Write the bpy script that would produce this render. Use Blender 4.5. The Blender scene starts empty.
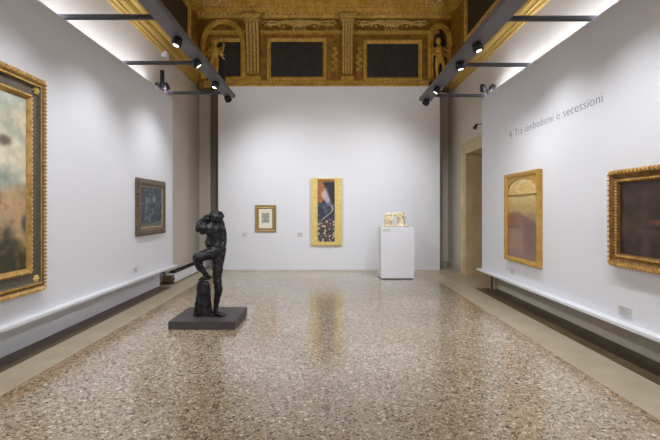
import bpy, bmesh, math, random
from mathutils import Vector, Matrix, noise
random.seed(7)
PI = math.pi
SC = bpy.context.scene
COL = SC.collection
def lin(c):
    return tuple((v/255/12.92 if v/255 <= .04045 else ((v/255+.055)/1.055)**2.4) for v in c)

# ------------------------------------------------------------ materials
MATS = {}
def mat(name, rgb, rough=.6, metal=0, noise_amt=0, noise_scale=8, bump=0, bump_scale=30, emit=None, estr=0, coat=0, spec=None, rgb2=None, stretch=(1,1,1)):
    if name in MATS: return MATS[name]
    m = bpy.data.materials.new(name); m.use_nodes = True
    nt = m.node_tree; b = nt.nodes['Principled BSDF']
    c = lin(rgb)
    b.inputs['Base Color'].default_value = (*c, 1)
    b.inputs['Roughness'].default_value = rough
    b.inputs['Metallic'].default_value = metal
    if coat: b.inputs['Coat Weight'].default_value = coat
    if spec is not None: b.inputs['Specular IOR Level'].default_value = spec
    if emit:
        b.inputs['Emission Color'].default_value = (*lin(emit), 1); b.inputs['Emission Strength'].default_value = estr
    tc = nt.nodes.new('ShaderNodeTexCoord'); mp = nt.nodes.new('ShaderNodeMapping')
    mp.inputs['Scale'].default_value = stretch
    nt.links.new(tc.outputs['Object'], mp.inputs['Vector'])
    if noise_amt or rgb2:
        n = nt.nodes.new('ShaderNodeTexNoise'); n.inputs['Scale'].default_value = noise_scale; n.inputs['Detail'].default_value = 5
        r = nt.nodes.new('ShaderNodeValToRGB')
        r.color_ramp.elements[0].position = .3; r.color_ramp.elements[1].position = .7
        c2 = lin(rgb2) if rgb2 else tuple(v*(1-noise_amt) for v in c)
        r.color_ramp.elements[0].color = (*c2, 1); r.color_ramp.elements[1].color = (*c, 1)
        nt.links.new(mp.outputs[0], n.inputs['Vector']); nt.links.new(n.outputs['Fac'], r.inputs['Fac'])
        nt.links.new(r.outputs[0], b.inputs['Base Color'])
    if bump:
        n2 = nt.nodes.new('ShaderNodeTexNoise'); n2.inputs['Scale'].default_value = bump_scale; n2.inputs['Detail'].default_value = 4
        bp = nt.nodes.new('ShaderNodeBump'); bp.inputs['Strength'].default_value = bump; bp.inputs['Distance'].default_value = .02
        nt.links.new(mp.outputs[0], n2.inputs['Vector']); nt.links.new(n2.outputs['Fac'], bp.inputs['Height']); nt.links.new(bp.outputs[0], b.inputs['Normal'])
    MATS[name] = m
    return m

M_white = mat('white_paint', (226,229,236), .55, bump=.03, bump_scale=60)
M_fabric = mat('pale_wall_cloth', (214,207,196), .8, noise_amt=.06, noise_scale=60, stretch=(1,1,.02), bump=.15, bump_scale=60)
M_backwall = mat('shaded_wall_cloth', (150,142,128), .85, noise_amt=.12, noise_scale=40, stretch=(1,1,.02))  # wall cloth toned down: shade behind the far panel is in this colour
M_base = mat('lower_wall_plaster', (190,184,178), .7, noise_amt=.05)
M_gold = mat('gilded_wood', (220,178,78), .45, metal=.2, rgb2=(176,136,50), noise_scale=5, bump=.3, bump_scale=25)
M_gold_plain = mat('gilded_moulding', (222,188,104), .42, metal=.25, rgb2=(180,142,66), noise_scale=5, stretch=(1,.2,1), bump=.15, bump_scale=25)
M_gold_lt = mat('pale_gilding_highlight', (232,205,128), .45, metal=.3, rgb2=(178,140,62), noise_scale=20)  # pale gilding; on bead rows and fluting it paints in highlights
M_wood = mat('carved_walnut_gilt', (174,128,44), .5, metal=.1, rgb2=(118,84,26), noise_scale=6, bump=.6, bump_scale=18)
M_dark = mat('blackened_canvas', (50,52,50), .55, rgb2=(34,36,36), noise_scale=6)
M_beam = mat('grey_anodised_metal', (112,110,116), .5, metal=.2)
M_black = mat('black_metal', (16,16,18), .6)
M_arm = mat('shaded_grey_metal', (58,58,62), .6)  # darker than the beams: shade of the arms' undersides is in the colour
M_lens = mat('lamp_lens', (255,250,240), .3, emit=(255,250,240), estr=5)
M_led = mat('led_tape', (255,255,255), .5, emit=(235,240,255), estr=25)
M_bronze = mat('dark_bronze', (62,62,66), .38, metal=.6, rgb2=(30,30,33), noise_scale=14, bump=.5, bump_scale=22)
M_plinth = mat('dark_grey_plinth', (74,70,72), .5, noise_amt=.12, noise_scale=12)
M_ivory = mat('ivory_marble', (236,228,200), .5, rgb2=(196,176,126), noise_scale=10, bump=.3, bump_scale=30)
M_stone = mat('yellow_marble', (216,198,158), .4, rgb2=(194,172,128), noise_scale=3, bump=.1)
M_card = mat('label_card', (205,205,205), .4)
M_ink = mat('grey_lettering', (132,132,140), .7)
M_ink2 = mat('dark_lettering', (60,60,64), .7)
M_cable = mat('pale_cable', (196,200,205), .4)

def terrazzo():
    m = bpy.data.materials.new('terrazzo'); m.use_nodes = True
    nt = m.node_tree; b = nt.nodes['Principled BSDF']; N = nt.nodes; L = nt.links
    tc = N.new('ShaderNodeTexCoord')
    def vor(scale, feature='F1', dist=None):
        v = N.new('ShaderNodeTexVoronoi'); v.inputs['Scale'].default_value = scale; v.feature = feature
        if 'Randomness' in v.inputs: v.inputs['Randomness'].default_value = 1
        L.new(tc.outputs['Object'], v.inputs['Vector']); return v
    def ramp(src, stops, interp='LINEAR'):
        r = N.new('ShaderNodeValToRGB'); r.color_ramp.interpolation = interp
        e = r.color_ramp.elements
        while len(e) < len(stops): e.new(.5)
        for k, (p, c) in enumerate(stops):
            e[k].position = p; e[k].color = (*lin(c), 1)
        L.new(src, r.inputs['Fac']); return r
    v1 = vor(38); s1 = N.new('ShaderNodeSeparateColor'); L.new(v1.outputs['Color'], s1.inputs[0])
    r1 = ramp(s1.outputs[0], [(0,(62,56,52)),(.07,(124,112,96)),(.18,(176,166,150)),(.42,(202,196,186)),(.58,(152,138,118)),(.68,(222,218,212)),(.82,(188,174,148)),(.92,(148,110,82)),(.945,(238,236,230))], 'CONSTANT')
    v2 = vor(95); s2 = N.new('ShaderNodeSeparateColor'); L.new(v2.outputs['Color'], s2.inputs[0])
    r2 = ramp(s2.outputs[1], [(0,(96,88,78)),(.10,(162,150,134)),(.40,(192,182,164)),(.75,(210,204,192)),(.93,(148,126,102))], 'CONSTANT')
    d1 = N.new('ShaderNodeTexVoronoi'); d1.feature = 'DISTANCE_TO_EDGE'; d1.inputs['Scale'].default_value = 38
    L.new(tc.outputs['Object'], d1.inputs['Vector'])
    gt = N.new('ShaderNodeMath'); gt.operation = 'GREATER_THAN'; gt.inputs[1].default_value = .07; L.new(d1.outputs['Distance'], gt.inputs[0])
    # only some cells are large chips
    g2 = N.new('ShaderNodeMath'); g2.operation = 'GREATER_THAN'; g2.inputs[1].default_value = .35; L.new(s1.outputs[2], g2.inputs[0])
    mu = N.new('ShaderNodeMath'); mu.operation = 'MULTIPLY'; L.new(gt.outputs[0], mu.inputs[0]); L.new(g2.outputs[0], mu.inputs[1])
    mx = N.new('ShaderNodeMix'); mx.data_type = 'RGBA'; L.new(mu.outputs[0], mx.inputs['Factor']); L.new(r2.outputs[0], mx.inputs['A']); L.new(r1.outputs[0], mx.inputs['B'])
    # broad drift of tone: warmer at the margins and in patches
    nz = N.new('ShaderNodeTexNoise'); nz.inputs['Scale'].default_value = .55; nz.inputs['Detail'].default_value = 3; L.new(tc.outputs['Object'], nz.inputs['Vector'])
    r3 = ramp(nz.outputs['Fac'], [(.35,(222,212,194)),(.65,(246,242,236))])
    m2 = N.new('ShaderNodeMix'); m2.data_type = 'RGBA'; m2.blend_type = 'MULTIPLY'; m2.inputs['Factor'].default_value = 1
    L.new(mx.outputs['Result'], m2.inputs['A']); L.new(r3.outputs[0], m2.inputs['B'])
    # ochre band laid along both long margins
    sx = N.new('ShaderNodeSeparateXYZ'); L.new(tc.outputs['Object'], sx.inputs[0])
    ad = N.new('ShaderNodeMath'); ad.operation='ADD'; ad.inputs[1].default_value=.14; L.new(sx.outputs[0], ad.inputs[0])
    ab = N.new('ShaderNodeMath'); ab.operation='ABSOLUTE'; L.new(ad.outputs[0], ab.inputs[0])
    mb_ = N.new('ShaderNodeMapRange'); mb_.inputs['From Min'].default_value=2.5; mb_.inputs['From Max'].default_value=2.72; L.new(ab.outputs[0], mb_.inputs['Value'])
    m3 = N.new('ShaderNodeMix'); m3.data_type='RGBA'; m3.blend_type='MULTIPLY'; L.new(mb_.outputs[0], m3.inputs['Factor']); L.new(m2.outputs['Result'], m3.inputs['A']); m3.inputs['B'].default_value=(.90,.78,.62,1)
    L.new(m3.outputs['Result'], b.inputs['Base Color'])
    nr = N.new('ShaderNodeTexNoise'); nr.inputs['Scale'].default_value = 40; L.new(tc.outputs['Object'], nr.inputs['Vector'])
    mr = N.new('ShaderNodeMapRange'); mr.inputs['To Min'].default_value = .12; mr.inputs['To Max'].default_value = .24
    L.new(nr.outputs['Fac'], mr.inputs['Value']); L.new(mr.outputs[0], b.inputs['Roughness'])
    b.inputs['Specular IOR Level'].default_value = .75; b.inputs['Coat Weight'].default_value = .35; b.inputs['Coat Roughness'].default_value = .12
    return m
M_terrazzo = terrazzo()
M_border = mat('border_stone', (186,176,154), .35, rgb2=(168,157,134), noise_scale=3, bump=.03)
M_border_band = mat('ochre_terrazzo_band', (176,146,104), .35, rgb2=(132,106,74), noise_scale=30)

# ------------------------------------------------------------ mesh helpers
class MB:
    def __init__(s): s.bm = bmesh.new()
    def box(s, x0,x1,y0,y1,z0,z1):
        v = [s.bm.verts.new(p) for p in ((x0,y0,z0),(x1,y0,z0),(x1,y1,z0),(x0,y1,z0),(x0,y0,z1),(x1,y0,z1),(x1,y1,z1),(x0,y1,z1))]
        for f in ((3,2,1,0),(4,5,6,7),(0,1,5,4),(1,2,6,5),(2,3,7,6),(3,0,4,7)): s.bm.faces.new([v[i] for i in f])
        return s
    def ball(s, c, r, seg=8, rings=6, rot=None):
        if not hasattr(r,'__len__'): r = (r,r,r)
        R = rot or Matrix.Identity(3)
        top = s.bm.verts.new(Vector(c)+R@Vector((0,0,r[2]))); bot = s.bm.verts.new(Vector(c)-R@Vector((0,0,r[2])))
        rs = []
        for i in range(1,rings):
            a = PI*i/rings
            rs.append([s.bm.verts.new(Vector(c)+R@Vector((r[0]*math.sin(a)*math.cos(2*PI*j/seg), r[1]*math.sin(a)*math.sin(2*PI*j/seg), r[2]*math.cos(a)))) for j in range(seg)])
        for j in range(seg):
            k=(j+1)%seg
            s.bm.faces.new((top,rs[0][j],rs[0][k])); s.bm.faces.new((bot,rs[-1][k],rs[-1][j]))
            for i in range(len(rs)-1): s.bm.faces.new((rs[i][j],rs[i+1][j],rs[i+1][k],rs[i][k]))
        return s
    def tube(s, pts, rad, seg=8, cap=True):
        pts = [Vector(p) for p in pts]
        if not hasattr(rad,'__len__'): rad = [rad]*len(pts)
        rings = []; up = None
        for i,p in enumerate(pts):
            d = (pts[min(i+1,len(pts)-1)]-pts[max(i-1,0)]).normalized()
            if up is None:
                up = Vector((0,0,1)) if abs(d.z)<.9 else Vector((0,1,0))
            a = d.cross(up)
            if a.length < 1e-4: a = d.orthogonal()
            a.normalize(); b = a.cross(d).normalized(); up = b
            rings.append([s.bm.verts.new(p + (a*math.cos(2*PI*j/seg)+b*math.sin(2*PI*j/seg))*rad[i]) for j in range(seg)])
        for i in range(len(rings)-1):
            for j in range(seg):
                k=(j+1)%seg; s.bm.faces.new((rings[i][j],rings[i][k],rings[i+1][k],rings[i+1][j]))
        if cap:
            s.bm.faces.new(list(reversed(rings[0]))); s.bm.faces.new(rings[-1])
        return s
    def capsule(s, a, b, ra, rb, seg=12):
        a=Vector(a); b=Vector(b); s.tube([a,b],[ra,rb],seg); s.ball(a,ra,seg,8); s.ball(b,rb,seg,8); return s
    def prism(s, prof, axis, lo, hi):
        # prof: closed list of 2D points; axis 'x': (y,z) profile swept in x; 'y': (x,z) swept in y; 'z': (x,y) swept in z
        def P(p,t): return {'x':(t,p[0],p[1]),'y':(p[0],t,p[1]),'z':(p[0],p[1],t)}[axis]
        A=[s.bm.verts.new(P(p,lo)) for p in prof]; B=[s.bm.verts.new(P(p,hi)) for p in prof]
        n=len(prof)
        for i in range(n): s.bm.faces.new((A[i],A[(i+1)%n],B[(i+1)%n],B[i]))
        s.bm.faces.new(A); s.bm.faces.new(B); return s
    def rings(s, x0,x1,z0,z1, prof, close=True):
        # picture-frame sweep. prof = [(inset, out)], out is toward -y
        R=[]
        for (i,o) in prof:
            R.append([s.bm.verts.new(p) for p in ((x0+i,-o,z0+i),(x1-i,-o,z0+i),(x1-i,-o,z1-i),(x0+i,-o,z1-i))])
        n=len(R)
        for a in range(n if close else n-1):
            A=R[a]; B=R[(a+1)%n]
            for j in range(4):
                k=(j+1)%4; s.bm.faces.new((A[j],A[k],B[k],B[j]))
        return s
    def build(s, name, m, parent=None, smooth=None, bevel=0):
        bmesh.ops.recalc_face_normals(s.bm, faces=s.bm.faces)
        if bevel:
            bmesh.ops.bevel(s.bm, geom=list(s.bm.edges), offset=bevel, segments=2, affect='EDGES', clamp_overlap=True)
        me = bpy.data.meshes.new(name); s.bm.to_mesh(me); s.bm.free()
        if smooth: 
            for p in me.polygons: p.use_smooth=True
        if m: me.materials.append(m)
        o = bpy.data.objects.new(name, me); COL.objects.link(o)
        if parent: o.parent = parent
        return o
def tag(o, label=None, cat=None, group=None, kind=None):
    if label: o['label']=label
    if cat: o['category']=cat
    if group: o['group']=group
    if kind: o['kind']=kind
    return o
def thing(name, loc, rz, label, cat, group=None):
    o = bpy.data.objects.new(name, None); o.empty_display_size=.1; COL.objects.link(o)
    o.location=loc; o.rotation_euler=(0,0,rz); return tag(o,label,cat,group)
def struct(o): o['kind']='structure'; return o
def evaluated(o, name, m, parent=None, smooth=True):
    dg = bpy.context.evaluated_depsgraph_get(); dg.update()
    me = bpy.data.meshes.new_from_object(o.evaluated_get(dg)); me.name=name
    old = o.data; bpy.data.objects.remove(o)
    me.materials.clear(); me.materials.append(m)
    if smooth:
        for p in me.polygons: p.use_smooth=True
    n = bpy.data.objects.new(name, me); COL.objects.link(n)
    if parent: n.parent=parent
    return n
def sculpt(mb, name, m, parent=None, voxel=.012, smooth=4, disp=0, dscale=.05):
    o = mb.build('tmp', None)
    r = o.modifiers.new('r','REMESH'); r.mode='VOXEL'; r.voxel_size=voxel
    s = o.modifiers.new('s','SMOOTH'); s.iterations=smooth; s.factor=.5
    n = evaluated(o, name, m, parent)
    if disp:
        for v in n.data.vertices:
            v.co += v.normal*disp*(noise.noise(v.co/dscale)+.5*noise.noise(v.co/(dscale*.45)))
    return n

# ------------------------------------------------------------ dimensions
WL, WR, WB = -3.84, 3.70, 13.1      # real walls
YN = -3.2                           # wall behind the viewer
PL, PR = -3.45, 3.38                # faces of the hanging panels
TL, TR = 4.22, 4.12                 # their tops
LL, LR = -3.35, 3.26                # ledge fronts
CZ = 5.17                           # underside of gilded cornice
HC = 8.0

# floor
fl = MB().box(-2.98,2.70,YN,11.55,-.1,0).build('floor', M_terrazzo); struct(fl)
o = MB().box(WL,-2.98,YN,WB,-.1,0).box(2.70,WR,YN,WB,-.1,0).box(-2.98,2.70,11.55,WB,-.1,0).box(WR,4.5,9.5,11.4,-.1,0).build('floor_border', M_border); struct(o)
o = MB().box(WL+.0,-3.40,YN,9.45,0,.006).box(3.23,WR,YN,9.32,0,.006).build('floor_dark_strip', mat('dark_brown_strip', (94,82,60), .45, rgb2=(78,68,50), noise_scale=2)); struct(o)  # thin dark brown strips on the floor below both side panels
# walls
struct(MB().box(WL-.25,WL,YN,WB,0,CZ+.7).build('wall_left', M_fabric))
struct(MB().box(WR,WR+.25,YN,9.48,0,CZ+.5).box(WR,WR+.25,11.37,WB,0,CZ+.5).box(WR,WR+.25,9.48,11.37,3.29,CZ+.5).build('wall_right', M_fabric))
struct(MB().box(WL-.25,WR+.25,WB,WB+.25,0,HC).build('wall_back', M_backwall))
struct(MB().box(WL-.25,WR+.25,YN-.25,YN,0,HC).build('wall_rear', M_white))
struct(MB().box(WL-.25,WR+.25,YN-.25,WB+.25,HC,HC+.2).build('ceiling', M_wood))
struct(MB().box(WL-.25,WL+.12,YN,WB,CZ+.7,HC).build('wall_left_frieze', M_wood))
struct(MB().box(WR-.06,WR+.25,YN,WB,CZ+.5,HC).build('wall_right_frieze', M_wood))
struct(MB().box(WL+.12,WR-.06,12.6,WB,CZ+.1,HC).build('wall_back_frieze', M_wood))
struct(MB().box(WL,WL+.10,WB-.12,WB,0,.16).box(WL+.10,-3.0,WB-.04,WB,0,.16).box(3.0,WR,WB-.04,WB,0,.16).build('baseboard_back', M_base))
struct(MB().box(WR-.03,WR,11.62,WB-.04,0,.13).build('baseboard_right', M_base))
# pilasters in the far corners
struct(MB().box(WL,WL+.34,WB-.07,WB,.16,CZ+.1).build('trim_1', M_fabric))
struct(MB().box(WR-.30,WR,WB-.07,WB,.16,CZ+.1).build('trim_2', M_fabric))

# side cornices: stacked ogees
prof = [(0,0),(.05,0),(.07,.05),(.10,.06),(.10,.10),(.15,.15),(.17,.21),(.17,.25),(.22,.29),(.25,.36),(.25,.40),(.30,.42),(.30,.50),(0,.50)]
struct(MB().prism([(WL+a,CZ+.2+b) for a,b in prof],'y',YN,12.6).build('trim_3', M_gold_plain))
struct(MB().prism([(WR-a,CZ+b) for a,b in prof],'y',YN,12.6).build('trim_4', M_gold_plain))
# moulding under the far frieze
mb = MB().prism([(12.6,CZ+.1),(12.45,CZ+.1),(12.44,CZ+.16),(12.5,CZ+.2),(12.52,CZ+.3),(12.6,CZ+.3)],'x',WL+.3,WR-.3)
struct(mb.build('trim_5', M_gold)); mb=MB()
x = WL+.35
while x < WR-.35: mb.ball((x,12.5,CZ+.26),(.04,.03,.035),6,4); x += .10
struct(mb.build('trim_11', M_gold_lt))  # bead row in paler gold, highlights put into the colour
# entablature of the far frieze
mb = MB().prism([(12.6,7.28),(12.50,7.28),(12.47,7.36),(12.38,7.40),(12.36,7.50),(12.26,7.54),(12.24,7.64),(12.10,7.70),(12.08,7.82),(12.0,8.0),(12.6,8.0)],'x',WL+.12,WR-.06)
struct(mb.build('trim_6', M_gold)); mb=MB()
x = WL+.15
while x < WR-.15:
    mb.ball((x,12.42,7.38),(.05,.05,.05),6,4); mb.ball((x+.05,12.29,7.54),(.06,.05,.035),6,4); x += .13
struct(mb.build('trim_12', M_gold_lt))
# egg-and-dart band and upper fillet over the far paintings
mb = MB().prism([(12.6,6.84),(12.54,6.86),(12.53,6.94),(12.6,6.97)],'x',WL+.4,WR-.4)
struct(mb.build('trim_7', M_gold)); mb=MB()
x = WL+.45
while x < WR-.45: mb.ball((x,12.53,6.90),(.035,.03,.04),6,4); x += .095
struct(mb.build('trim_13', M_gold_lt))
for k,(s,X) in enumerate(((1,WL+.12),(-1,WR-.06))):
    mb = MB().prism([(X,7.30),(X+s*.1,7.32),(X+s*.14,7.44),(X+s*.24,7.5),(X+s*.26,7.62),(X+s*.4,7.7),(X+s*.45,8.0),(X,8.0)],'y',YN,12.1)
    y = 4.0
    while y < 12: mb.ball((X+s*.15,y,7.42),(.05,.04,.045),6,4); y += .11
    struct(mb.build('trim_%d'%(8+k), M_gold))
# coffer ribs of the ceiling
mb = MB()
for y in (1.0,3.8,6.6,9.4): mb.box(WL+.5,WR-.5,y,y+.35,HC-.22,HC)
for xx in (-2.2,0,2.2): mb.box(xx-.15,xx+.15,YN,12.0,HC-.2,HC)
struct(mb.build('trim_10', M_gold))

# ------------------------------------------------------------ far frieze furnishing
def leafrun(mb, x0,x1,z0,z1,y,pitch,r):
    n=int((x1-x0)/pitch); 
    for i in range(n+1):
        x=x0+(x1-x0)*i/max(n,1)
        for z in (z0,z1): mb.ball((x,y,z),(r,r*.8,r),6,4)
    n=int((z1-z0)/pitch)
    for i in range(1,n):
        z=z0+(z1-z0)*i/n
        for x in (x0,x1): mb.ball((x,y,z),(r,r*.8,r),6,4)
def frieze_picture(cx, cz, w, h, loc_y, rz, label, X=None):
    t = thing('frieze_painting', (cx,loc_y,cz) if X is None else (X,cx,cz), rz, label, 'painting', 'dark paintings set in the gilded frieze')
    f = MB().rings(-w/2-.12,w/2+.12,-h/2-.12,h/2+.12,[(0,0),(0,.04),(.02,.06),(.05,.05),(.07,.07),(.10,.05),(.12,.03),(.12,0)])
    f.build('frame', M_gold, t); fo=COL.objects[-1]
    f=MB().rings(-w/2-.095,w/2+.095,-h/2-.095,h/2+.095,[(0,.05),(0,.078),(.04,.078),(.04,.05)]); leafrun(f,-w/2-.075,w/2+.075,-h/2-.075,h/2+.075,-.075,.085,.03); f.build('leaf_border', M_gold_lt, fo)
    MB().box(-w/2,w/2,-.02,0,-h/2,h/2).build('canvas', M_dark, t)
frieze_picture(-.85,6.11,1.52,1.02,12.6,0,'blackened rectangular painting between the two carved brackets of the far gilded frieze')
frieze_picture(1.95,6.07,1.50,.98,12.6,0,'blackened rectangular painting on the far gilded frieze, right of the middle bracket')
frieze_picture(-2.86,6.11,.74,1.0,12.6,0,'small dark painting in the far frieze left of the left bracket, behind the gilded figure')
frieze_picture(9.55,6.62,3.9,.95,0,PI/2,'long dark painting high on the left side frieze above the lighting beam',X=WL+.12)
frieze_picture(9.05,6.62,3.9,.95,0,-PI/2,'long dark painting high on the right side frieze above the lighting beam',X=WR-.06)

def corbel(x, label, w=.36):
    t = thing('frieze_bracket',(x,12.6,5.47),0,label,'bracket','carved brackets on the far frieze')
    # console side profile (y out, z)
    pr=[(0,0),(-.10,0),(-.13,.06),(-.10,.14),(-.11,.5),(-.15,.95),(-.22,1.35),(-.32,1.6),(-.33,1.66),(0,1.66)]
    mb=MB().prism(pr,'x',-w/2+.03,w/2-.03)
    mb.build('console', M_wood, t); co=COL.objects[-1]; mb=MB()
    for k in range(4):
        xx=-w/2+.07+k*(w-.14)/3
        mb.tube([(xx,-.115,.2),(xx,-.125,.5),(xx,-.165,.95),(xx,-.235,1.35),(xx,-.33,1.6)],.03,6)
    mb.build('fluting', M_gold_lt, co)  # pale flutes on the darker console paint in highlights and shadow gaps
    c=MB().box(-w/2-.04,w/2+.04,-.40,0,1.72,1.82).box(-w/2,w/2,-.36,0,1.62,1.72)
    for k in range(6): c.ball((-w/2+.03+k*(w-.06)/5,-.37,1.66),(.03,.03,.04),6,4)
    c.build('capital', M_gold_lt, t)
    f=MB().box(-w/2,w/2,-.16,0,-.04,.10)
    for k in range(5): f.ball((-w/2+.04+k*(w-.08)/4,-.16,.03),(.035,.03,.06),6,4)
    f.build('foot', M_gold, t)
corbel(-2.12,'carved gilded bracket left of the two large dark paintings',.44)
corbel(.62,'carved gilded bracket between the two large dark paintings',.38)

def cartouche(x, w, z, label):
    t = thing('scroll_ornament',(x,12.56,z),0,label,'ornament','pale gilded scroll ornaments on the far frieze')
    mb=MB()
    for s in (-1,1):
        mb.tube([(s*.12,-.05,.0),(s*.4,-.07,.05),(s*.7,-.07,-.01),(s*(w/2-.1),-.07,.0)],[.05,.045,.035,.05],8)
        mb.tube([(s*.12,-.05,.09),(s*.35,-.06,.10),(s*.6,-.06,.07),(s*(w/2-.12),-.06,.09)],[.02,.03,.02,.03],6)
        # volute
        pts=[]
        for k in range(14):
            a=k*.55; r=.10*(1-k/16)
            pts.append((s*(w/2-.04)+r*math.cos(a)*s,-.07,.01+r*math.sin(a)))
        mb.tube(pts,.026,6)
        for k in range(6): mb.ball((s*(.18+k*.13),-.09,-.05+.03*math.sin(k*2)),(.05,.03,.035),6,4)
    mb.build('scroll', M_gold_lt, t)
    c=MB().ball((0,-.07,.02),(.14,.07,.11),10,6)
    for k in range(8): c.ball((.15*math.cos(k*PI/4),-.08,.02+.12*math.sin(k*PI/4)),(.05,.04,.04),6,4)
    for k in range(5): c.ball((-.16+k*.08,-.06,-.14-.03*(2-abs(k-2))),(.035,.03,.05),6,4)
    c.build('centre_shell', M_gold_lt, t)
cartouche(-.78,2.02,7.10,'pale gilded scroll over the left large dark frieze painting')
cartouche(1.9,1.98,7.10,'pale gilded scroll over the right large dark frieze painting')

def pendant(x, label):
    mb=MB()
    for k in range(6):
        mb.ball((x+.05*(-1)**k,12.57,6.3-k*.1),(.05,.03,.06),6,4); mb.ball((x,12.56,6.34-k*.1),(.03,.03,.04),6,4)
    mb.ball((x,12.56,6.42),(.07,.03,.05),6,4)
    tag(mb.build('leaf_pendant', M_gold), label,'ornament','leaf pendants beside the middle bracket')
pendant(.26,'carved leaf pendant just left of the middle frieze bracket')
pendant(.97,'carved leaf pendant just right of the middle frieze bracket')

def arch(x0,x1,z0,zs,y,label,niche=True):
    cx=(x0+x1)/2; r=(x1-x0)/2
    t=thing('gilded_arch',(cx,y,z0),0,label,'arch','gilded arches at the ends of the far frieze')
    H=zs-z0
    path=[(-r,0,0),(-r,0,H)]+[(-r*math.cos(a),0,H+r*1.1*math.sin(a)) for a in [k*PI/10 for k in range(1,10)]]+[(r,0,H),(r,0,0)]
    mb=MB()
    for off,rad in ((0,.06),(.07,.035)):
        mb.tube([(p[0]*(1-off/r),-.05,p[2]-(off if p[2]>H else 0)) for p in path],rad,8)
    for k,p in enumerate(path[1:-1]): mb.ball((p[0],-.1,p[2]),(.045,.04,.045),6,4)
    mb.build('arch_moulding',M_gold,t)
    if niche:
        n=MB().ball((0,0,H*.55),(r*.62,.05,H*.62),16,10); n.build('niche',M_dark,t,True)
    return t
arch(-3.60,-2.38,5.5,6.55,12.56,'gilded arch over the small dark painting at the left end of the far frieze',False)
arch(3.02,3.62,5.5,6.75,12.56,'gilded arch with a dark niche at the right end of the far frieze')

def putto(x,y,z,s,label,lean):
    # small gilded winged figure, one continuous body
    mb=MB()
    def P(a,b,c): return (a*s,b*s,c*s)
    mb.capsule(P(0,0,.62),P(.02*lean,0,.85),.10*s,.12*s)          # torso
    mb.capsule(P(.02*lean,0,.95),P(.03*lean,-.02,1.0),.045*s,.05*s)
    mb.ball(P(.04*lean,-.02,1.09),(.085*s,.09*s,.10*s),12,8)
    mb.ball(P(.04*lean,-.10,1.08),.02*s,6,4)
    mb.capsule(P(.06,-.01,.58),P(.10,-.12,.34),.075*s,.055*s); mb.capsule(P(.10,-.12,.34),P(.07,-.02,.08),.05*s,.035*s); mb.capsule(P(.07,-.02,.06),P(.09,-.12,.03),.035*s,.028*s)
    mb.capsule(P(-.06,-.01,.58),P(-.09,-.03,.32),.075*s,.055*s); mb.capsule(P(-.09,-.03,.32),P(-.07,0,.08),.05*s,.035*s); mb.capsule(P(-.07,0,.06),P(-.09,-.11,.03),.035*s,.028*s)
    mb.capsule(P(.12,0,.88),P(.24*1,-.06,.78),.045*s,.036*s); mb.capsule(P(.24,-.06,.78),P(.30,-.14,.92),.034*s,.028*s)
    mb.capsule(P(-.12,0,.88),P(-.22,-.06,.72),.045*s,.036*s); mb.capsule(P(-.22,-.06,.72),P(-.10,-.16,.66),.034*s,.028*s)
    for d in range(5):
        mb.capsule(P(.30+.012*(d-2),-.14,.93),P(.305+.02*(d-2),-.16,.985-.008*abs(d-2)),.012*s,.009*s,8)
        mb.capsule(P(-.10,-.16,.66+.012*(d-2)),P(-.045,-.17,.66+.018*(d-2)),.012*s,.009*s,8)
    t=thing('gilded_figure',(x,y,z),0,label,'statue','gilded figures on the far frieze')
    sculpt(mb,'body',M_gold,t,voxel=.012*s+.004,smooth=2)
    w=MB()
    for sd in (-1,1):
        for k in range(4): w.capsule(P(sd*.05,.07,.85),P(sd*(.20+.02*k),.10,.98-.12*k),.035*s,.02*s,8)
    w.build('wings',M_gold_lt,t,True)
putto(-3.22,12.42,5.47,1.0,'gilded carved figure in front of the small dark painting, left end of far frieze',1)
putto(3.28,12.40,5.47,1.0,'gilded carved figure in the arch at the right end of the far frieze',-1)
def rosette(x,label):
    mb=MB().ball((x,12.16,7.62),(.09,.05,.07),10,6)
    for k in range(9):
        a=k*2*PI/9; mb.ball((x+.15*math.cos(a),12.19,7.62+.1*math.sin(a)),(.07,.04,.05),6,4)
    for k in range(4): mb.ball((x+(-.3 if k%2 else .3),12.2,7.58+.07*(k//2)),(.1,.04,.04),6,4)
    tag(mb.build('rosette_ornament',M_gold_lt),label,'ornament','rosettes on the entablature')
rosette(-3.2,'pale gilded rosette on the entablature above the left arch')
rosette(3.2,'pale gilded rosette on the entablature above the right arch')

# ------------------------------------------------------------ hanging panels
def side_panel(name, face, s, top, ledge, zl, yend, label):
    # s = +1 left panel (room is toward +x), -1 right
    t=thing(name,(face,yend,0),0,label,'partition')
    L=YN+.05-yend
    X=lambda a:-s*a
    def bx(mb,a,b,y0,y1,z0,z1): lo,hi=sorted((X(a),X(b))); mb.box(lo,hi,y0,y1,z0,z1); return mb
    bx(MB(),0,.12,L,0,zl,top).build('board',M_white,t,bevel=.004)
    d=abs(ledge-face)
    bx(MB(),-d,.02,L,.0,zl-.04,zl).build('ledge',M_white,t,bevel=.004)
    if s>0:
        bx(MB(),.27,.388,L,-.06,.006,zl-.04).build('kickboard',M_white,t)
        bx(MB(),.10,.388,L,-.06,zl-.04,zl-.01).build('underside_rail',M_white,t)
    else:
        bx(MB(),.04,.09,-.40,-.35,0.006,zl-.04).build('post',M_beam,t)
    return t
side_panel('partition_panel',PL,1,TL,LL,.47,9.68,'long white hanging panel along the left wall, with no lettering')
side_panel('partition_panel',PR,-1,TR,LR,.44,9.32,'long white hanging panel along the right wall, with grey lettering')
t=thing('partition_panel',(.085,12.2,0),0,'wide white panel across the far end of the room','partition')
MB().box(-3.145,3.145,0,.14,0.0,CZ+.04).build('board',M_white,t,bevel=.004)
for sx in (-2.4,0,2.4): MB().box(sx-.03,sx+.03,.14,.9,.3,.36).build('stay',M_beam,t)

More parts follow.
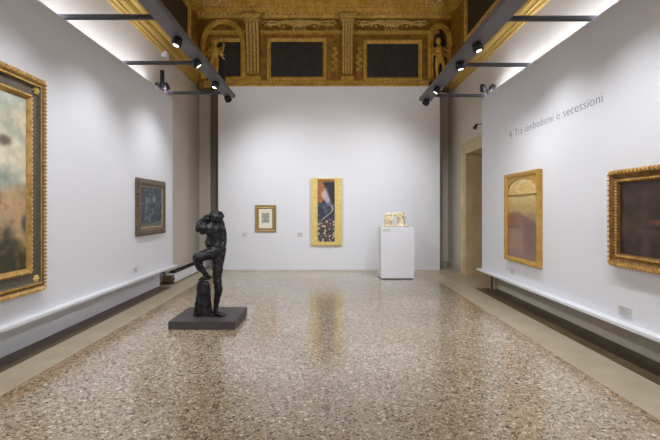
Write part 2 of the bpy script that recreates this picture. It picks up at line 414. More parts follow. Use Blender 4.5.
# LED tapes behind the top of each side panel
for X,s,top,ye,nm in ((PL,-1,TL,9.4,'left'),(PR,1,TR,9.15,'right')):
    a,b=sorted((X+s*.05,X+s*.11))
    tag(MB().box(a,b,YN+.1,ye,top,top+.015).build('led_strip',M_led),'white glowing light strip along the top of the %s hanging panel'%nm,'light','light strips on the hanging panels')

# ------------------------------------------------------------ lighting beams
def beam(x0,x1,z,px,s,arms,yend,label):
    t=thing('lighting_beam',((x0+x1)/2,0,z),0,label,'light rail')
    w=(x1-x0)/2; cx=(x0+x1)/2
    MB().box(-w,w,YN+.3,yend,0,.08).build('beam_profile',M_beam,t,bevel=.004)
    MB().box(-w-.01,w+.01,yend,yend+.02,-.005,.085).build('end_cap',M_black,t)
    for y in arms:
        lo,hi=sorted((px+s*.10-cx, s*w))
        MB().box(lo,hi,y-.03,y+.03,.0,.055).build('arm',M_arm,t,bevel=.004)
ZL,ZR=4.221,4.121
beam(-2.27,-2.05,ZL,PL,-1,(1.9,3.8,5.68,7.45,9.35),9.62,'long grey lighting beam above the left side of the room')
beam(2.08,2.335,ZR,PR,1,(1.8,3.7,5.5,7.25,9.2),9.5,'long grey lighting beam above the right side of the room')

LIGHTS=[]
def spot(name,loc,target,energy,angle=95,blend=1.0,r=.04,color=(.97,.975,1)):
    d=bpy.data.lights.new(name,'SPOT'); d.energy=energy; d.spot_size=math.radians(angle); d.spot_blend=blend; d.shadow_soft_size=r; d.color=color
    o=bpy.data.objects.new(name,d); COL.objects.link(o); o.location=loc
    o.rotation_euler=(Vector(target)-Vector(loc)).to_track_quat('-Z','Y').to_euler()
    return o
def lampbody(loc, target, label, body='spotlight', r=.075, L=.12, stem=True):
    t=thing(body,loc,0,label,'spotlight','track spotlights')
    d=(Vector(target)-Vector(loc)).normalized(); 
    q=d.to_track_quat('-Z','Y').to_matrix()
    c=Vector((0,0,-.06)) if stem else Vector((0,0,0))
    def T(v): return c+q@Vector(v)
    MB().tube([T((0,0,L*.45)),T((0,0,.0)),T((0,0,-L*.5))],[r*.8,r,r],16).build('housing',M_black,t,True)
    hs=t.children[0] if t.children else COL.objects[-1]
    MB().tube([T((0,0,-L*.5)),T((0,0,-L*.5-.008))],[r*.5,r*.5],16).build('lens',M_lens,hs)
    if stem: MB().box(-.02,.02,-.02,.02,-.03,0).build('mount',M_black,t)
    return Vector(loc)+T((0,0,-L*.5-.03))
E=72
def lamp(side,y,target,label,e=1.0,ang=112):
    x,z=(LX,ZL) if side<0 else (RX,ZR)
    p=lampbody((x,y,z),target,label)
    spot('lamp_light',p,target,E*e,ang)
LX,RX=-2.17,2.19
lamp(-1,6.28,(PL,6.1,.8),'black spotlight under the left beam, nearest of its four in view')
lamp(-1,7.20,(.8,9.0,0),'lit black spotlight under the left beam beside the second cross arm',1.1)
lamp(-1,8.44,(PL,8.2,.8),'black spotlight under the left beam, second from its far end')
lamp(-1,9.50,(-.9,12.2,1.6),'black spotlight at the very far end of the left beam',2.0)
lamp(1,6.22,(PR,6.0,.8),'black spotlight under the right beam, nearest of its four in view')
lamp(1,7.02,(PR-.4,7.5,.3),'black spotlight under the right beam beside the second cross arm',.75)
lamp(1,8.45,(-.6,10.0,0),'lit black spotlight under the right beam, second from its far end',1.1)
lamp(1,9.38,(.9,12.2,1.6),'black spotlight at the very far end of the right beam',2.0)
for k in range(6):
    y=-.5+k*1.02
    for sd,P,nm in ((-1,PL,'left'),(1,PR,'right')):
        lamp(sd,y,(P,y,.8),'black spotlight under the near stretch of the %s beam, out of the photo'%nm,.8)
for y in (.95,2.98,4.0):
    for sd,nm in ((-1,'left'),(1,'right')):
        lamp(sd,y+.1,(-sd*.6,y+4.5,.3),'black spotlight turned to the floor under the near stretch of the %s beam'%nm,1.2)

for sd,x,z,nm in ((-1,-2.16,ZL,'left'),(1,2.21,ZR,'right')):  # extra lamps added on both beams to brighten the far frieze
    loc=(x,8.9,z+.09); tg=(x*.35,12.4,6.4)
    t=thing('added_uplight',loc,0,'small black uplight on top of the %s lighting beam put in to brighten the gilded frieze'%nm,'spotlight')
    d=(Vector(tg)-Vector(loc)).normalized(); q=d.to_track_quat('-Z','Y').to_matrix()
    c=Vector((0,0,.085))
    MB().tube([c+q@Vector((0,0,.07)),c,c+q@Vector((0,0,-.07))],[.05,.06,.06],14).build('housing',M_black,t,True)
    MB().tube([c+q@Vector((0,0,-.07)),c+q@Vector((0,0,-.078))],[.045,.045],14).build('lens',M_lens,t)
    MB().box(-.02,.02,-.02,.02,-.01,.05).build('mount',M_black,t)
    spot('lamp_light',Vector(loc)+c+d*.11,tg,34,110,1.0,.04,(1,.93,.82))

# spotlight pair perched on the panel ends
def perched(x,y,z,label,mir):
    t=thing('floodlight',(x,y,z),0,label,'spotlight')
    MB().tube([(0,0,0),(0,0,.10)],.018,8).build('stem',M_black,t)
    for s,a in ((-1,.5),(1,-.3)):
        q=Matrix.Rotation(a,3,'Y')@Matrix.Rotation(.5,3,'X')
        c=Vector((s*.10*mir,0,.14))
        MB().tube([c+q@Vector((0,0,.07)),c,c+q@Vector((0,0,-.08))],[.045,.06,.06],14).box(c.x-.02,c.x+.02,-.02,.02,.09,.13).build('lamp_head',M_black,t,True)
    MB().tube([(-.12,0,.1),(.12,0,.1)],.014,8).build('crossbar',M_black,t)
perched(-3.55,9.28,TL+.015,'pair of black floodlights clamped on the far top corner of the left panel',1)
perched(3.40,9.05,TR+.015,'pair of black floodlights clamped on the far top corner of the right panel',-1)
# white junction box and cables from the left cornice
t=thing('junction_box',(WL,10.1,5.27),0,'small white junction box under the left gilded cornice with cables hanging down','electrical box')
MB().box(0,.12,-.09,.09,0,.14).build('casing',M_white,t,bevel=.008)
for k in (-.04,.04):
    MB().tube([(.08,k,0),(.09,k*1.5,-.3),(.14,k-.15,-.70),(.2,k*.3-.4,-.98)],.010,6).build('cable',M_cable,t)
# dark motor hanging beside it
MB2=MB().tube([(-3.62,9.50,4.36),(-3.62,9.50,4.78)],[.05,.045],12)
tag(MB2.build('cable_holder',M_black,None,True),'dark cylinder standing above the left panel corner beside the hanging cables','electrical fitting')

# ------------------------------------------------------------ convector heater along the left wall
t=thing('baseboard_heater',(WL,9.90,0),0,'low white heater with a black top grille along the wall beyond the left panel','heater')
MB().box(.02,.36,0,2.95,.03,.245).build('casing',M_white,t,bevel=.006)
MB().box(.0,.22,0,2.95,.245,.285).build('shelf',M_base,t)
mb=MB().box(.22,.37,0,2.95,.245,.262)
for k in range(72): mb.box(.235,.355,.03+k*.04,.045+k*.04,.262,.29)
mb.box(.355,.37,0,2.95,.262,.29)
mb.build('grille',M_black,t)
mb=MB().box(.12,.34,-.13,0,.05,.2).tube([(.34,-.07,.12),(.38,-.07,.12)],.03,10).tube([(.15,-.08,.2),(.15,-.08,.27)],.02,8)
mb.build('valve_box',mat('brass_valve',(120,104,74),.4,metal=.5),t)

# ------------------------------------------------------------ door on the right wall
t=bpy.data.objects.new('door_1',None); COL.objects.link(t); t.location=(WR,10.42,0); t['kind']='structure'
y0,y1,zt=9.6-10.42,11.25-10.42,3.17
f=MB()
pr=[(0,0),(-.05,.0),(-.07,.05),(-.05,.09),(-.045,.26),(-.08,.28),(-.08,.34),(0,.34)]
f.prism([(p[0],y1+p[1]) for p in pr],'z',0,zt)
f.prism([(p[0],y0-p[1]) for p in pr],'z',0,zt)
f.box(-.05,0,y0-.30,y1+.30,zt,zt+.24).box(-.09,0,y0-.36,y1+.36,zt+.24,zt+.31)
f.build('stone_frame',M_stone,t)
r=MB().box(0,.8,y1,y1+.12,0,zt).box(0,.8,y0-.12,y0,0,zt).box(0,.8,y0-.12,y1+.12,zt,zt+.115)
r.build('reveal',M_stone,t)
M_door=mat('brown_door_wood',(112,80,50),.5,rgb2=(84,58,36),noise_scale=4,stretch=(1,1,.2))
mb=MB().box(.72,.78,y0,y1,0,zt)
for zz in (.25,1.5): mb.box(.69,.72,y0+.2,y1-.2,zz,zz+1.05)
mb.build('leaf',M_door,t)
hd=MB().tube([(.70,y0+.15,1.15),(.63,y0+.15,1.15),(.63,y0+.27,1.15)],.012,8).build('handle',M_gold_plain,t)
# little goose-neck fitting above door
t=thing('alarm_lamp',(WR,10.6,3.56),0,'small black goose-neck fitting on the wall above the stone doorway','lamp')
MB().tube([(0,-.6,.10),(-.10,-.6,.14),(-.2,-.6,.12)],.010,6).box(-.012,0,-.64,-.56,.06,.14).build('neck',M_black,t)
MB().tube([(-.19,-.6,.14),(-.25,-.6,.03)],[.025,.045],10).build('head',M_black,t,True)

# ------------------------------------------------------------ painted canvases
def sm(a,b,x):
    t=max(0,min(1,(x-a)/(b-a))) if b!=a else float(x>a); return t*t*(3-2*t)
def fbm(u,v,s,seed=0,oct=4):
    r=0; a=1; tot=0
    for k in range(oct):
        r+=a*noise.noise(Vector((u*s,v*s,seed+k*7.3))); tot+=a; a*=.55; s*=2
    return r/tot
def mixc(a,b,t): return tuple(a[i]*(1-t)+b[i]*t for i in range(3))
PAINTM={}
def paint_mat(rough):
    k='oil_paint_%d'%int(rough*100)
    if k in PAINTM: return PAINTM[k]
    m=bpy.data.materials.new(k); m.use_nodes=True; nt=m.node_tree; b=nt.nodes['Principled BSDF']
    a=nt.nodes.new('ShaderNodeVertexColor'); a.layer_name='paint'; nt.links.new(a.outputs[0],b.inputs['Base Color'])
    b.inputs['Roughness'].default_value=rough
    n=nt.nodes.new('ShaderNodeTexNoise'); n.inputs['Scale'].default_value=70; bp=nt.nodes.new('ShaderNodeBump'); bp.inputs['Strength'].default_value=.15; bp.inputs['Distance'].default_value=.01
    tc=nt.nodes.new('ShaderNodeTexCoord'); nt.links.new(tc.outputs['Object'],n.inputs['Vector']); nt.links.new(n.outputs['Fac'],bp.inputs['Height']); nt.links.new(bp.outputs[0],b.inputs['Normal'])
    PAINTM[k]=m; return m
def canvas(x0,x1,z0,z1,out,nx,nz,fn,parent,name='canvas',rough=.5,mask=None):
    vs=[];fs=[];cs=[]
    for j in range(nz+1):
        for i in range(nx+1):
            u=i/nx; v=j/nz
            vs.append((x0+(x1-x0)*u,-out,z0+(z1-z0)*v)); cs.append(fn(u,v))
    for j in range(nz):
        for i in range(nx):
            a=j*(nx+1)+i; fs.append((a,a+1,a+nx+2,a+nx+1))
    n=len(vs)
    # back face box
    vs+=[(x0,-out+.015,z0),(x1,-out+.015,z0),(x1,-out+.015,z1),(x0,-out+.015,z1)]; cs+=[(90,70,50)]*4
    fs.append((n+3,n+2,n+1,n))
    c=[0,nx,(nx+1)*(nz+1)-1,(nx+1)*nz]
    me=bpy.data.meshes.new(name); me.from_pydata(vs,[],fs)
    at=me.color_attributes.new('paint','FLOAT_COLOR','POINT')
    for k,cc in enumerate(cs): at.data[k].color=(*lin([max(0,min(255,q)) for q in cc]),1)
    me.materials.append(paint_mat(rough))
    o=bpy.data.objects.new(name,me); COL.objects.link(o); o.parent=parent; return o

def el(u,v,cu,cv,ru,rv,soft=.25,rot=0):
    du=(u-cu); dv=(v-cv)
    if rot: du,dv=du*math.cos(rot)+dv*math.sin(rot),-du*math.sin(rot)+dv*math.cos(rot)
    d=math.hypot(du/ru,dv/rv); return 1-sm(1-soft,1+soft,d)

M_dull=mat('dull_gilding',(150,116,62),.45,metal=.25,rgb2=(96,70,36),noise_scale=35,bump=.3)
# --- 1 big painting on the left wall: Y 1.25..5.13, Z .74..3.25
t=thing('framed_painting',(PL,(1.31+5.19)/2,2.0),PI/2,'very large painting in a ribbed gold and dark frame, cut off by the photo','painting')
W=(5.13-1.25)/2; 
def ropes(mb,x0,x1,z0,z1,out,pitch,r,tilt=.6):
    def run(p,q,ax):
        L=(Vector(q)-Vector(p)).length; n=int(L/pitch)
        for i in range(n):
            c=Vector(p).lerp(Vector(q),(i+.5)/n)
            R=Matrix.Rotation(tilt if ax=='x' else tilt,3,'Y')
            mb.ball(c,(r[0],r[1],r[2]) if ax=='x' else (r[2],r[1],r[0]),6,4,R)
    run((x0,-out,z0),(x1,-out,z0),'x'); run((x0,-out,z1),(x1,-out,z1),'x')
    run((x0,-out,z0),(x0,-out,z1),'z'); run((x1,-out,z0),(x1,-out,z1),'z')
MB().rings(-W,W,-1.26,1.25,[(0,0),(0,.05),(.02,.065),(.06,.075),(.075,.07),(.085,.06),(.085,0)]).build('frame_core',M_dull,t)
mb=MB(); ropes(mb,-W+.03,W-.03,-1.23,1.22,.075,.043,(.014,.026,.035),.5); mb.build('rope_edge',mat('rope_gilding',(222,188,118),.42,metal=.25,rgb2=(186,146,80),noise_scale=30),t)
MB().rings(-W+.085,W-.085,-1.175,1.165,[(0,0),(0,.07),(.03,.085),(.04,.05),(.14,.045),(.14,0)]).build('dark_band',mat('ribbed_dark_wood',(112,106,94),.6,rgb2=(78,72,62),noise_scale=50,bump=.4,bump_scale=60),t)
MB().rings(-W+.085,W-.085,-1.175,1.165,[(0,.05),(0,.078),(.022,.092),(.036,.06),(.036,.05)]).build('gold_fillet',M_gold_plain,t)
MB().rings(-W+.225,W-.225,-1.035,1.025,[(0,0),(0,.06),(.025,.075),(.05,.05),(.065,.03),(.065,0)]).build('gold_liner',mat('liner_gilding',(200,162,90),.45,metal=.25,rgb2=(150,114,54),noise_scale=14),t)
mb=MB(); ropes(mb,-W+.245,W-.245,-1.015,1.005,.072,.05,(.016,.010,.012),0); mb.build('bead_edge',M_gold_lt,t)
for sx in (-1,1):
    for sz in (-1,1):
        mb=MB().ball((sx*(W-.16),-.06,-.005+sz*1.10),.025,6,4)
        for k in range(6): mb.ball((sx*(W-.16)+.032*math.cos(k*PI/3),-.058,(-.005+sz*1.10)+.032*math.sin(k*PI/3)),.02,6,4)
        mb.build('corner_rosette',M_gold_lt,t)
def bigleft(u,v):
    U=(u-1)*3.3  # metres from right edge; visible part is U>-.35
    n=fbm(u*6,v*4,1.2,3); n2=fbm(u*6,v*4,5,9)
    c=mixc((148,160,148),(214,204,178),sm(-.25,.3,n+.12*math.sin(v*9)))
    c=mixc(c,(170,186,182),.6*sm(.88,1,v+.1*n))
    c=mixc(c,(228,218,194),.8*sm(.1,-.05,abs(v-.60+.25*U)-.06+.2*n))
    c=mixc(c,(74,66,56),.75*el(U,v,-.34,.74+.05*n,.10,.03,.6))
    if v<.52:
        c=mixc(c,(182,144,104),sm(.52,.42,v+.2*n)*(.6+.6*max(0,n)))
        c=mixc(c,(134,98,66),.8*sm(.05,.3,n2)*sm(.5,.4,v)); c=mixc(c,(200,168,128),.8*el(U,v,-.22,.42,.09,.05,.7,.4)); c=mixc(c,(196,158,116),.8*el(U,v,-.12,.28,.06,.13,.7,.3))
        c=mixc(c,(58,76,84),.8*el(U,v,-.02,.27,.06,.05,.6))
    c=mixc(c,(62,60,42),sm(.20,.09,v+.2*n)); c=mixc(c,(112,96,60),.6*sm(.0,.4,n2)*sm(.22,.1,v))
    return tuple(q*(1+.22*n2) for q in c)
canvas(-W+.28,W-.28,-.98,.97,.03,220,130,bigleft,t)

# --- 2 small dark painting, left panel: Y 7.63..9.07, Z 1.22..2.29
t=thing('framed_painting',(PL,8.435,1.755),PI/2,'small dark blue-grey painting in a flat brown frame on the left panel','painting')
w,h=.665,.535
mb=MB().rings(-w,w,-h,h,[(0,0),(0,.05),(.03,.07),(.09,.075),(.115,.055),(.14,.045),(.14,0)]); mb.build('frame',mat('brown_gilt',(124,106,86),.5,metal=.1,rgb2=(78,64,52),noise_scale=25,bump=.4),t)
MB().rings(-w+.14,w-.14,-h+.14,h-.14,[(0,0),(0,.05),(.012,.045),(.016,.03),(.016,0)]).build('inner_slip',mat('pale_slip',(170,152,120),.5),t)
def darkp(u,v):
    n=fbm(u*3,v*3,2.2,21); n2=fbm(u*5,v*5,4,33)
    c=mixc((44,54,64),(98,112,122),sm(-.1,.3,n)); c=mixc(c,(24,30,36),sm(.0,.35,-n2))
    c=mixc(c,(128,140,148),.8*el(u,v,.62,.72,.05,.1,.5)); c=mixc(c,(110,132,130),.7*el(u,v,.25,.5,.05,.2,.5)); c=mixc(c,(150,158,156),.6*el(u,v,.55,.35,.18,.02,.5,.3))
    c=mixc(c,(120,128,104),.6*sm(.15,.05,v)); return tuple(q*(1+.6*n2+.5*fbm(u*9,v*9,4,3)) for q in c)
canvas(-w+.155,w-.155,-h+.155,h-.155,.03,90,60,darkp,t)

# --- 3 small drawing on the far wall
t=thing('framed_drawing',(-1.71,12.2,1.46),0,'small drawing with a cream mount in a gold frame on the far wall','drawing')
w,h=.295,.38
mb=MB().rings(-w,w,-h,h,[(0,0),(0,.04),(.02,.055),(.05,.04),(.08,.05),(.105,.03),(.105,0)]); ropes(mb,-w+.02,w-.02,-h+.02,h-.02,.045,.03,(.012,.01,.012),0)
mb.build('frame',mat('old_gold',(176,148,92),.45,metal=.2,rgb2=(136,106,60),noise_scale=30),t)
def draw(u,v):
    c=(232,228,214)
    if .22<u<.76 and .28<v<.80: 
        n=fbm(u*5,v*5,3,5); c=mixc((214,212,200),(128,130,128),sm(-.25,.25,n+.1))
    return c
canvas(-w+.1,w-.1,-h+.1,h-.1,.02,44,60,draw,t,'mounted_drawing')

# --- 4 tall painting with gold side boards
t=thing('framed_painting',(.011,12.2,1.65),0,'tall narrow patterned painting between two broad gold boards in the middle of the far wall','painting')
M_gb=mat('bright_gold_leaf',(228,208,130),.5,metal=.05,rgb2=(208,184,100),noise_scale=14)
MB().box(-.435,-.25,-.07,0,-.95,.95).build('side_board',M_gb,t,bevel=.006)
MB().box(.235,.435,-.07,0,-.95,.95).build('side_board',M_gb,t,bevel=.006)
MB().box(-.25,.235,-.07,0,.915,.95).build('top_rail',M_gb,t); MB().box(-.25,.235,-.07,0,-.95,-.845).build('bottom_rail',M_gb,t)
def tall(u,v):
    # plain decorative stand-in: rust field, dark wavy forms, pale ribbon, mosaic foot
    n=fbm(u*2,v*7,1.6,41); n2=fbm(u*4,v*14,3,13)
    c=mixc((146,88,50),(176,112,64),sm(-.2,.2,n2))
    wv=.55+.22*math.sin(v*9+.6)
    c=mixc(c,(34,34,48),sm(-.02,.05,u-wv+.30-.35*(v<.62))*sm(1.0,.93,v) if v>.55 else 1)
    if v<=.62:
        c=mixc((46,50,66),(84,88,110),sm(-.1,.3,n)); 
    c=mixc(c,(206,192,196),.85*el(u,v,.55+.12*math.sin(v*14),.72,.20,.12,.5))
    c=mixc(c,(196,188,190),.8*(1-sm(.02,.07,abs(u-(.5+.38*math.sin(v*13+1)))))*(1 if .22<v<.6 else 0))
    if v<.36:
        k=(int(u*5)+int(v*26))%3; pal=((110,58,52),(58,66,86),(52,78,62))
        c=mixc(c,pal[k],.65); 
        if fbm(u*8,v*26,1,77,1)>.25: c=(196,176,150)
    if v>.965: c=(150,98,44)
    return tuple(q*(1+.25*n2) for q in c)
canvas(-.25,.235,-.845,.915,.05,50,150,tall,t)

# --- 5 right tall painting in gold frame : Y 6.71..7.97, Z .795..2.343
t=thing('framed_painting',(PR,7.34,1.569),-PI/2,'tall sunset landscape under an arched top in a plain gold frame on the right panel','painting')
w,h=.63,.774
MB().rings(-w,w,-h,h,[(0,0),(0,.08),(.02,.085),(.06,.075),(.075,.055),(.075,0)]).build('frame',mat('satin_gold',(200,160,74),.5,metal=.15,rgb2=(172,132,54),noise_scale=10),t)
def sunset(u,v):
    n=fbm(u*2,v*3,1.5,61); n2=fbm(u*4,v*6,3,7)
    if v>.785:
        c=mixc((206,176,104),(222,198,136),sm(-.2,.3,fbm(u*2,v*12,2,8)))
        return tuple(q*(1+.12*n2) for q in c)
    c=mixc((206,184,118),(186,158,96),sm(.78,.62,v))
    hill=.52+.06*math.sin(u*5)+.03*n
    c=mixc(c,(136,104,92),sm(hill+.02,hill-.03,v)) ; c=mixc(c,(146,86,48),.8*el(u,v,.12,.47,.2,.09,.4)); c=mixc(c,(92,64,52),.8*el(u,v,.2,.38,.22,.02,.5))
    c=mixc(c,(146,118,112),sm(.42,.3,v)*.9); c=mixc(c,(168,132,104),.5*el(u,v,.35,.2,.3,.14,.5))
    c=mixc(c,(112,84,84),.6*el(u,v,.8,.3,.25,.25,.5))
    return tuple(q*(1+.12*n2+.14*fbm(u*5,v*9,3,6)) for q in c)
canvas(-w+.075,w-.075,-h+.075,h-.075,.04,80,110,sunset,t)
# spandrels of the arched top
sg=mat('satin_gold',(0,0,0))
iw=w-.075; zt_=h-.075; zb=zt_-.31
mb=MB(); N=24
for k in range(N):
    x0=-iw+2*iw*k/N; x1=-iw+2*iw*(k+1)/N
    def az(x): return zb+.04+.25*math.sqrt(max(0,1-(x/iw)**2))
    mb.prism([(x0,az(x0)),(x1,az(x1)),(x1,zt_),(x0,zt_)],'y',-.055,-.041)
mb.build('arch_spandrel',sg,t)
MB().box(-iw,iw,-.055,-.041,zb-.008,zb+.012).build('crossbar',M_wood,t)

# --- 6 right large dark painting in ornate frame
t=thing('framed_painting',(PR,4.19,1.605),-PI/2,'dark brown painting in a heavily carved gold frame at the right edge of the photo','painting')
w,h=.86,.55
M_dk=mat('dark_gilding',(150,108,48),.45,metal=.25,rgb2=(88,60,26),noise_scale=20)
M_lf=mat('leaf_gilding',(226,188,112),.4,metal=.25,rgb2=(180,136,66),noise_scale=12)
MB().rings(-w,w,-h,h,[(0,0),(0,.04),(.02,.07),(.05,.085),(.07,.065),(.10,.05),(.125,.06),(.145,.05),(.152,.03),(.152,0)]).build('frame',M_dk,t)
mb=MB()
def lumps(mb,x0,x1,z0,z1,out,pitch,big):
    segs=(((x0,z0),(x1,z0),0,-1),((x0,z1),(x1,z1),0,1),((x0,z0),(x0,z1),-1,0),((x1,z0),(x1,z1),1,0))
    for a,b,nx,nz in segs:
        L=math.hypot(b[0]-a[0],b[1]-a[1]); n=int(L/pitch)
        for i in range(n):
            f=(i+.5)/n; x=a[0]+(b[0]-a[0])*f; z=a[1]+(b[1]-a[1])*f; k=1 if i%2 else .8
            mb.ball((x+nx*.006*k,-out,z+nz*.006*k),(big*(1.7 if nx else .55)*k,.028,big*(1.7 if nz else .55)*k),6,4,Matrix.Rotation(.35*(1 if i%2 else -1),3,'Y'))
lumps(mb,-w+.035,w-.035,-h+.035,h-.035,.075,.029,.019)
mb.build('carved_leaves',M_lf,t)
mb=MB(); ropes(mb,-w+.122,w-.122,-h+.122,h-.122,.06,.034,(.011,.014,.017),.3); mb.build('bead_edge',M_lf,t)
def brown(u,v):
    n=fbm(u*3,v*2,2,71); n2=fbm(u*5,v*4,4,5)
    c=mixc((46,34,30),(74,58,48),sm(-.2,.4,n)); c=mixc(c,(150,90,62),.8*el(u,v,.52,.46,.20,.035,.6)); c=mixc(c,(160,110,84),.6*el(u,v,.55,.4,.1,.1,.6)); c=mixc(c,(28,24,24),.7*el(u,v,.5,.38,.25,.02,.5))
    return tuple(q*(1+.25*n2) for q in c)
canvas(-w+.15,w-.15,-h+.15,h-.15,.025,110,60,brown,t,rough=.35)

# ------------------------------------------------------------ small wall labels
def wall_label(loc,rz,label,w=.12,h=.09):
    t=thing('wall_label',loc,rz,label,'label','small wall labels')
    MB().box(-w/2,w/2,-.012,0,-h/2,h/2).build('card',M_card,t); cd_=COL.objects[-1]
    mb=MB()
    for k in range(4): mb.box(-w*.4,w*(.35-.12*(k%2)),-.0135,-.012,h*.3-k*h*.2-.003,h*.3-k*h*.2)
    mb.build('print',M_ink,cd_)
wall_label((-2.31,12.2,1.0),0,'small grey label on the far wall left of the cream drawing',.15,.12)
wall_label((-.74,12.2,1.0),0,'small grey label on the far wall between drawing and tall gold painting',.15,.12)
wall_label((PL,7.78,.62),PI/2,'small pale label low on the left panel under the dark blue-grey painting')
wall_label((PR,7.78,.58),-PI/2,'small pale label low on the right panel under the sunset landscape')
wall_label((PR,4.85,.56),-PI/2,'small pale label low on the right panel near the carved gold frame',.2,.11)

# lettering on the right panel
cu=bpy.data.curves.new('txt','FONT'); cu.body='4. Tra simbolismi e secessioni'; cu.size=.2; cu.extrude=.0015; cu.offset=-.004
to=bpy.data.objects.new('txt',cu); COL.objects.link(to); bpy.context.view_layer.update()
Wt=to.dimensions.x
n=evaluated(to,'wall_lettering',M_ink,None,False); 
for v in n.data.vertices:
    x,y,z=v.co; v.co=(x*2.67/Wt, -z-.002, y*.9)
n.location=(PR,7.93,3.02); n.rotation_euler=(0,0,-PI/2)
tag(n,'thin grey lettering naming the room section, high on the right panel','lettering')

# ------------------------------------------------------------ pedestal and marble group
t=thing('display_pedestal',(1.753,10.80,0),0,'tall plain white pedestal carrying the carved ivory heads','pedestal')
MB().box(-.405,.405,-.27,.27,.025,1.284).build('box_body',M_white,t,bevel=.004)
MB().box(-.385,.385,-.25,.25,0,.025).build('plinth_shadow_recess',M_black,t)  # inset base, black to paint the shadow line under the box
MB().box(-.36,-.18,-.275,-.27,1.17,1.24).build('caption_plate',M_card,t)

mb=MB().box(-.33,.33,-.13,.13,0,.03)
# left head bowed, with carved hair
mb.ball((-.155,0,.20),(.105,.10,.15),16,10); mb.ball((-.155,.01,.07),(.10,.09,.07),12,8); mb.ball((-.07,-.02,.22),(.05,.05,.06),10,8)
for k in range(14):
    a=k*2.4; mb.ball((-.16+.085*math.cos(a),-.06+.02*math.sin(3*a),.20+.10*math.sin(a)),.035,8,6)
mb.ball((-.04,-.03,.18),(.03,.025,.02),8,6)
# right head upright
mb.capsule((.15,0,.05),(.14,0,.16),.085,.075); mb.ball((.14,0,.25),(.095,.09,.115),16,10); mb.ball((.05,-.01,.26),(.03,.025,.035),8,6)
mb.ball((.18,.02,.31),(.07,.08,.06),12,8); mb.ball((.21,.0,.12),(.05,.07,.10),12,8)
# joined foreheads / arm bridging
mb.capsule((-.09,0,.27),(.07,0,.32),.035,.035)
for k in range(6): mb.ball((.10+.03*k,-.07,.33-.02*k),.022,8,6)
t=thing('marble_sculpture',(1.72,10.78,1.292),0,'carved ivory coloured group of two joined heads on the white pedestal','sculpture')
sculpt(mb,'heads',M_ivory,t,voxel=.009,smooth=1,disp=.010,dscale=.04)

# ------------------------------------------------------------ bronze figure
t=thing('statue_plinth',(-1.775,6.57,0),0,'low dark grey square plinth under the bronze figure','plinth')
MB().box(-.465,.485,-.47,.46,.0,.115).build('slab',M_plinth,t,bevel=.005)
Y=6.52
def S(px,py,dy=0): return Vector(((px-326)*.01523+1.70, dy, 1.7-(py-210)*.01523-.115))
t=thing('bronze_statue',(-1.70,Y,.115),0,'dark bronze nude figure with bowed head and one foot raised on a stump','statue')
mb=MB()
C=mb.capsule
# standing leg
C(S(218.5,254,.02),S(217.5,281,-.01),.105,.058); C(S(218.5,281,-.01),S(218.5,290,.02),.062,.064); C(S(218.5,290,.02),S(216,307,.02),.060,.036)
C(S(215,310.5,.05),S(219,312,-.05),.042,.036); C(S(219,312,-.05),S(224,313,-.12),.036,.024)
for k in range(5): C(S(223+.55*k,313,-.13+.022*k),S(225+.5*k,313.2,-.16+.026*k),.013,.010,8)
# raised leg
C(S(216,252,-.03),S(200,256.5,-.12),.10,.070); C(S(200,256.5,-.12),S(202,264,-.10),.066,.060); C(S(201,264,-.10),S(208,275.5,-.03),.058,.036)
C(S(209.5,277,.0),S(203.5,277.5,-.08),.038,.026)
for k in range(5): C(S(203+.7*k,278,-.09-.008*k),S(201.6+.7*k,278.2,-.12-.01*k),.013,.010,8)
# pelvis, torso
C(S(216,250,.0),S(218.5,250,.05),.118,.118); C(S(216.5,247,.02),S(214,239,.0),.115,.10); C(S(214,239,0),S(215,229,.0),.11,.12)
C(S(212.5,229,-.06),S(218,228,.06),.09,.095); mb.ball(S(211,231,-.07),(.055,.06,.06),12,8); mb.ball(S(210,232,.03),(.05,.055,.06),12,8)
mb.ball(S(210.5,243,-.02),(.075,.09,.08),12,8)
# neck, head bowed to the left, hair knot
C(S(217,223,.0),S(216,220,.0),.06,.055); mb.ball(S(216.5,217.6,-.01),(.112,.10,.105),16,10); mb.ball(S(219.5,215.5,.01),(.075,.08,.07),12,8)
mb.ball(S(210.5,219,-.03),(.03,.03,.035),8,6); mb.ball(S(212,221.5,-.02),(.045,.04,.03),8,6)
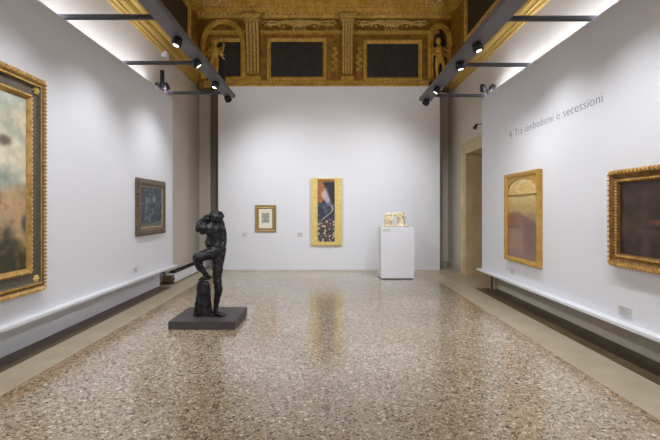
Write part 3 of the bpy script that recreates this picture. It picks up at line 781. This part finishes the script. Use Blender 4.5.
# far arm raised and folded before the face
C(S(213,226,-.08),S(201,228.5,-.10),.056,.048); C(S(201,228.5,-.10),S(202.5,222,-.09),.052,.042); C(S(202.5,222,-.09),S(208,217.5,-.08),.042,.032)
C(S(213,224,.08),S(203,229,.03),.056,.046); C(S(203,229,.03),S(200,222,.0),.048,.036); mb.ball(S(203.7,226,-.03),(.096,.09,.115),14,10)
mb.ball(S(206,219,-.06),(.045,.05,.04),10,8); mb.ball(S(204,230.5,-.04),(.055,.07,.06),10,8)
for k in range(4): C(S(207,216.5+1.3*k,-.10),S(211,215+1.4*k,-.12),.015,.011,8)
C(S(205,217,-.04),S(208,214.5,-.05),.016,.012,8)
# lower near arm hanging behind, elbow bent, hand at the back of the hip
C(S(220,225,.08),S(222.3,236,.13),.062,.052); C(S(222.3,236,.13),S(223,246,.08),.048,.040); mb.ball(S(223,248.5,.04),(.04,.045,.05),10,8)
for k in range(4): C(S(223.5,250,.0+.02*k),S(222.8,253,-.01+.02*k),.015,.011,8)
# drape down the back
C(S(220.5,222,.03),S(223,233,.04),.05,.045); C(S(223,233,.04),S(223.5,246,.02),.045,.035)
sculpt(mb,'body',M_bronze,t,voxel=.011,smooth=3,disp=.012,dscale=.05)
mb=MB()
C=mb.capsule
mb.tube([S(203,318.2,-.02),S(203.3,315,-.02),S(204,303,-.02),S(204.8,290,-.03),S(205,282,-.04),S(205,280,-.04)],[.145,.125,.108,.100,.094,.075],16)
mb.ball(S(210,315,.0),(.14,.14,.05),12,8); mb.ball(S(218,316,-.02),(.14,.15,.035),12,8); mb.ball(S(198.5,313,.02),(.06,.08,.08),10,8)
for k in range(7): 
    a=k*.9; C(S(203.6,316,-.02)+Vector((.115*math.cos(a),.11*math.sin(a),0)),S(204.8,284,-.04)+Vector((.082*math.cos(a+.4),.082*math.sin(a+.4),0)),.03,.02)
ob=sculpt(mb,'stump',M_bronze,t,voxel=.013,smooth=3,disp=.012,dscale=.07)
for v in ob.data.vertices: v.co.z=max(v.co.z,0)

# ------------------------------------------------------------ camera and world
cd=bpy.data.cameras.new('camera'); cam=bpy.data.objects.new('camera',cd); COL.objects.link(cam)
cam.location=(0,0,1.7); cam.rotation_euler=(PI/2,0,0)
cd.sensor_width=36; cd.lens=36*430/660; cd.shift_x=4/660; cd.shift_y=-10/660; cd.clip_start=.05
SC.camera=cam
w=bpy.data.worlds.new('world'); SC.world=w; w.use_nodes=True
w.node_tree.nodes['Background'].inputs[0].default_value=(.02,.02,.02,1)
SC.view_settings.view_transform='Standard'; SC.view_settings.look='None'; SC.view_settings.gamma=1; SC.view_settings.exposure=.62
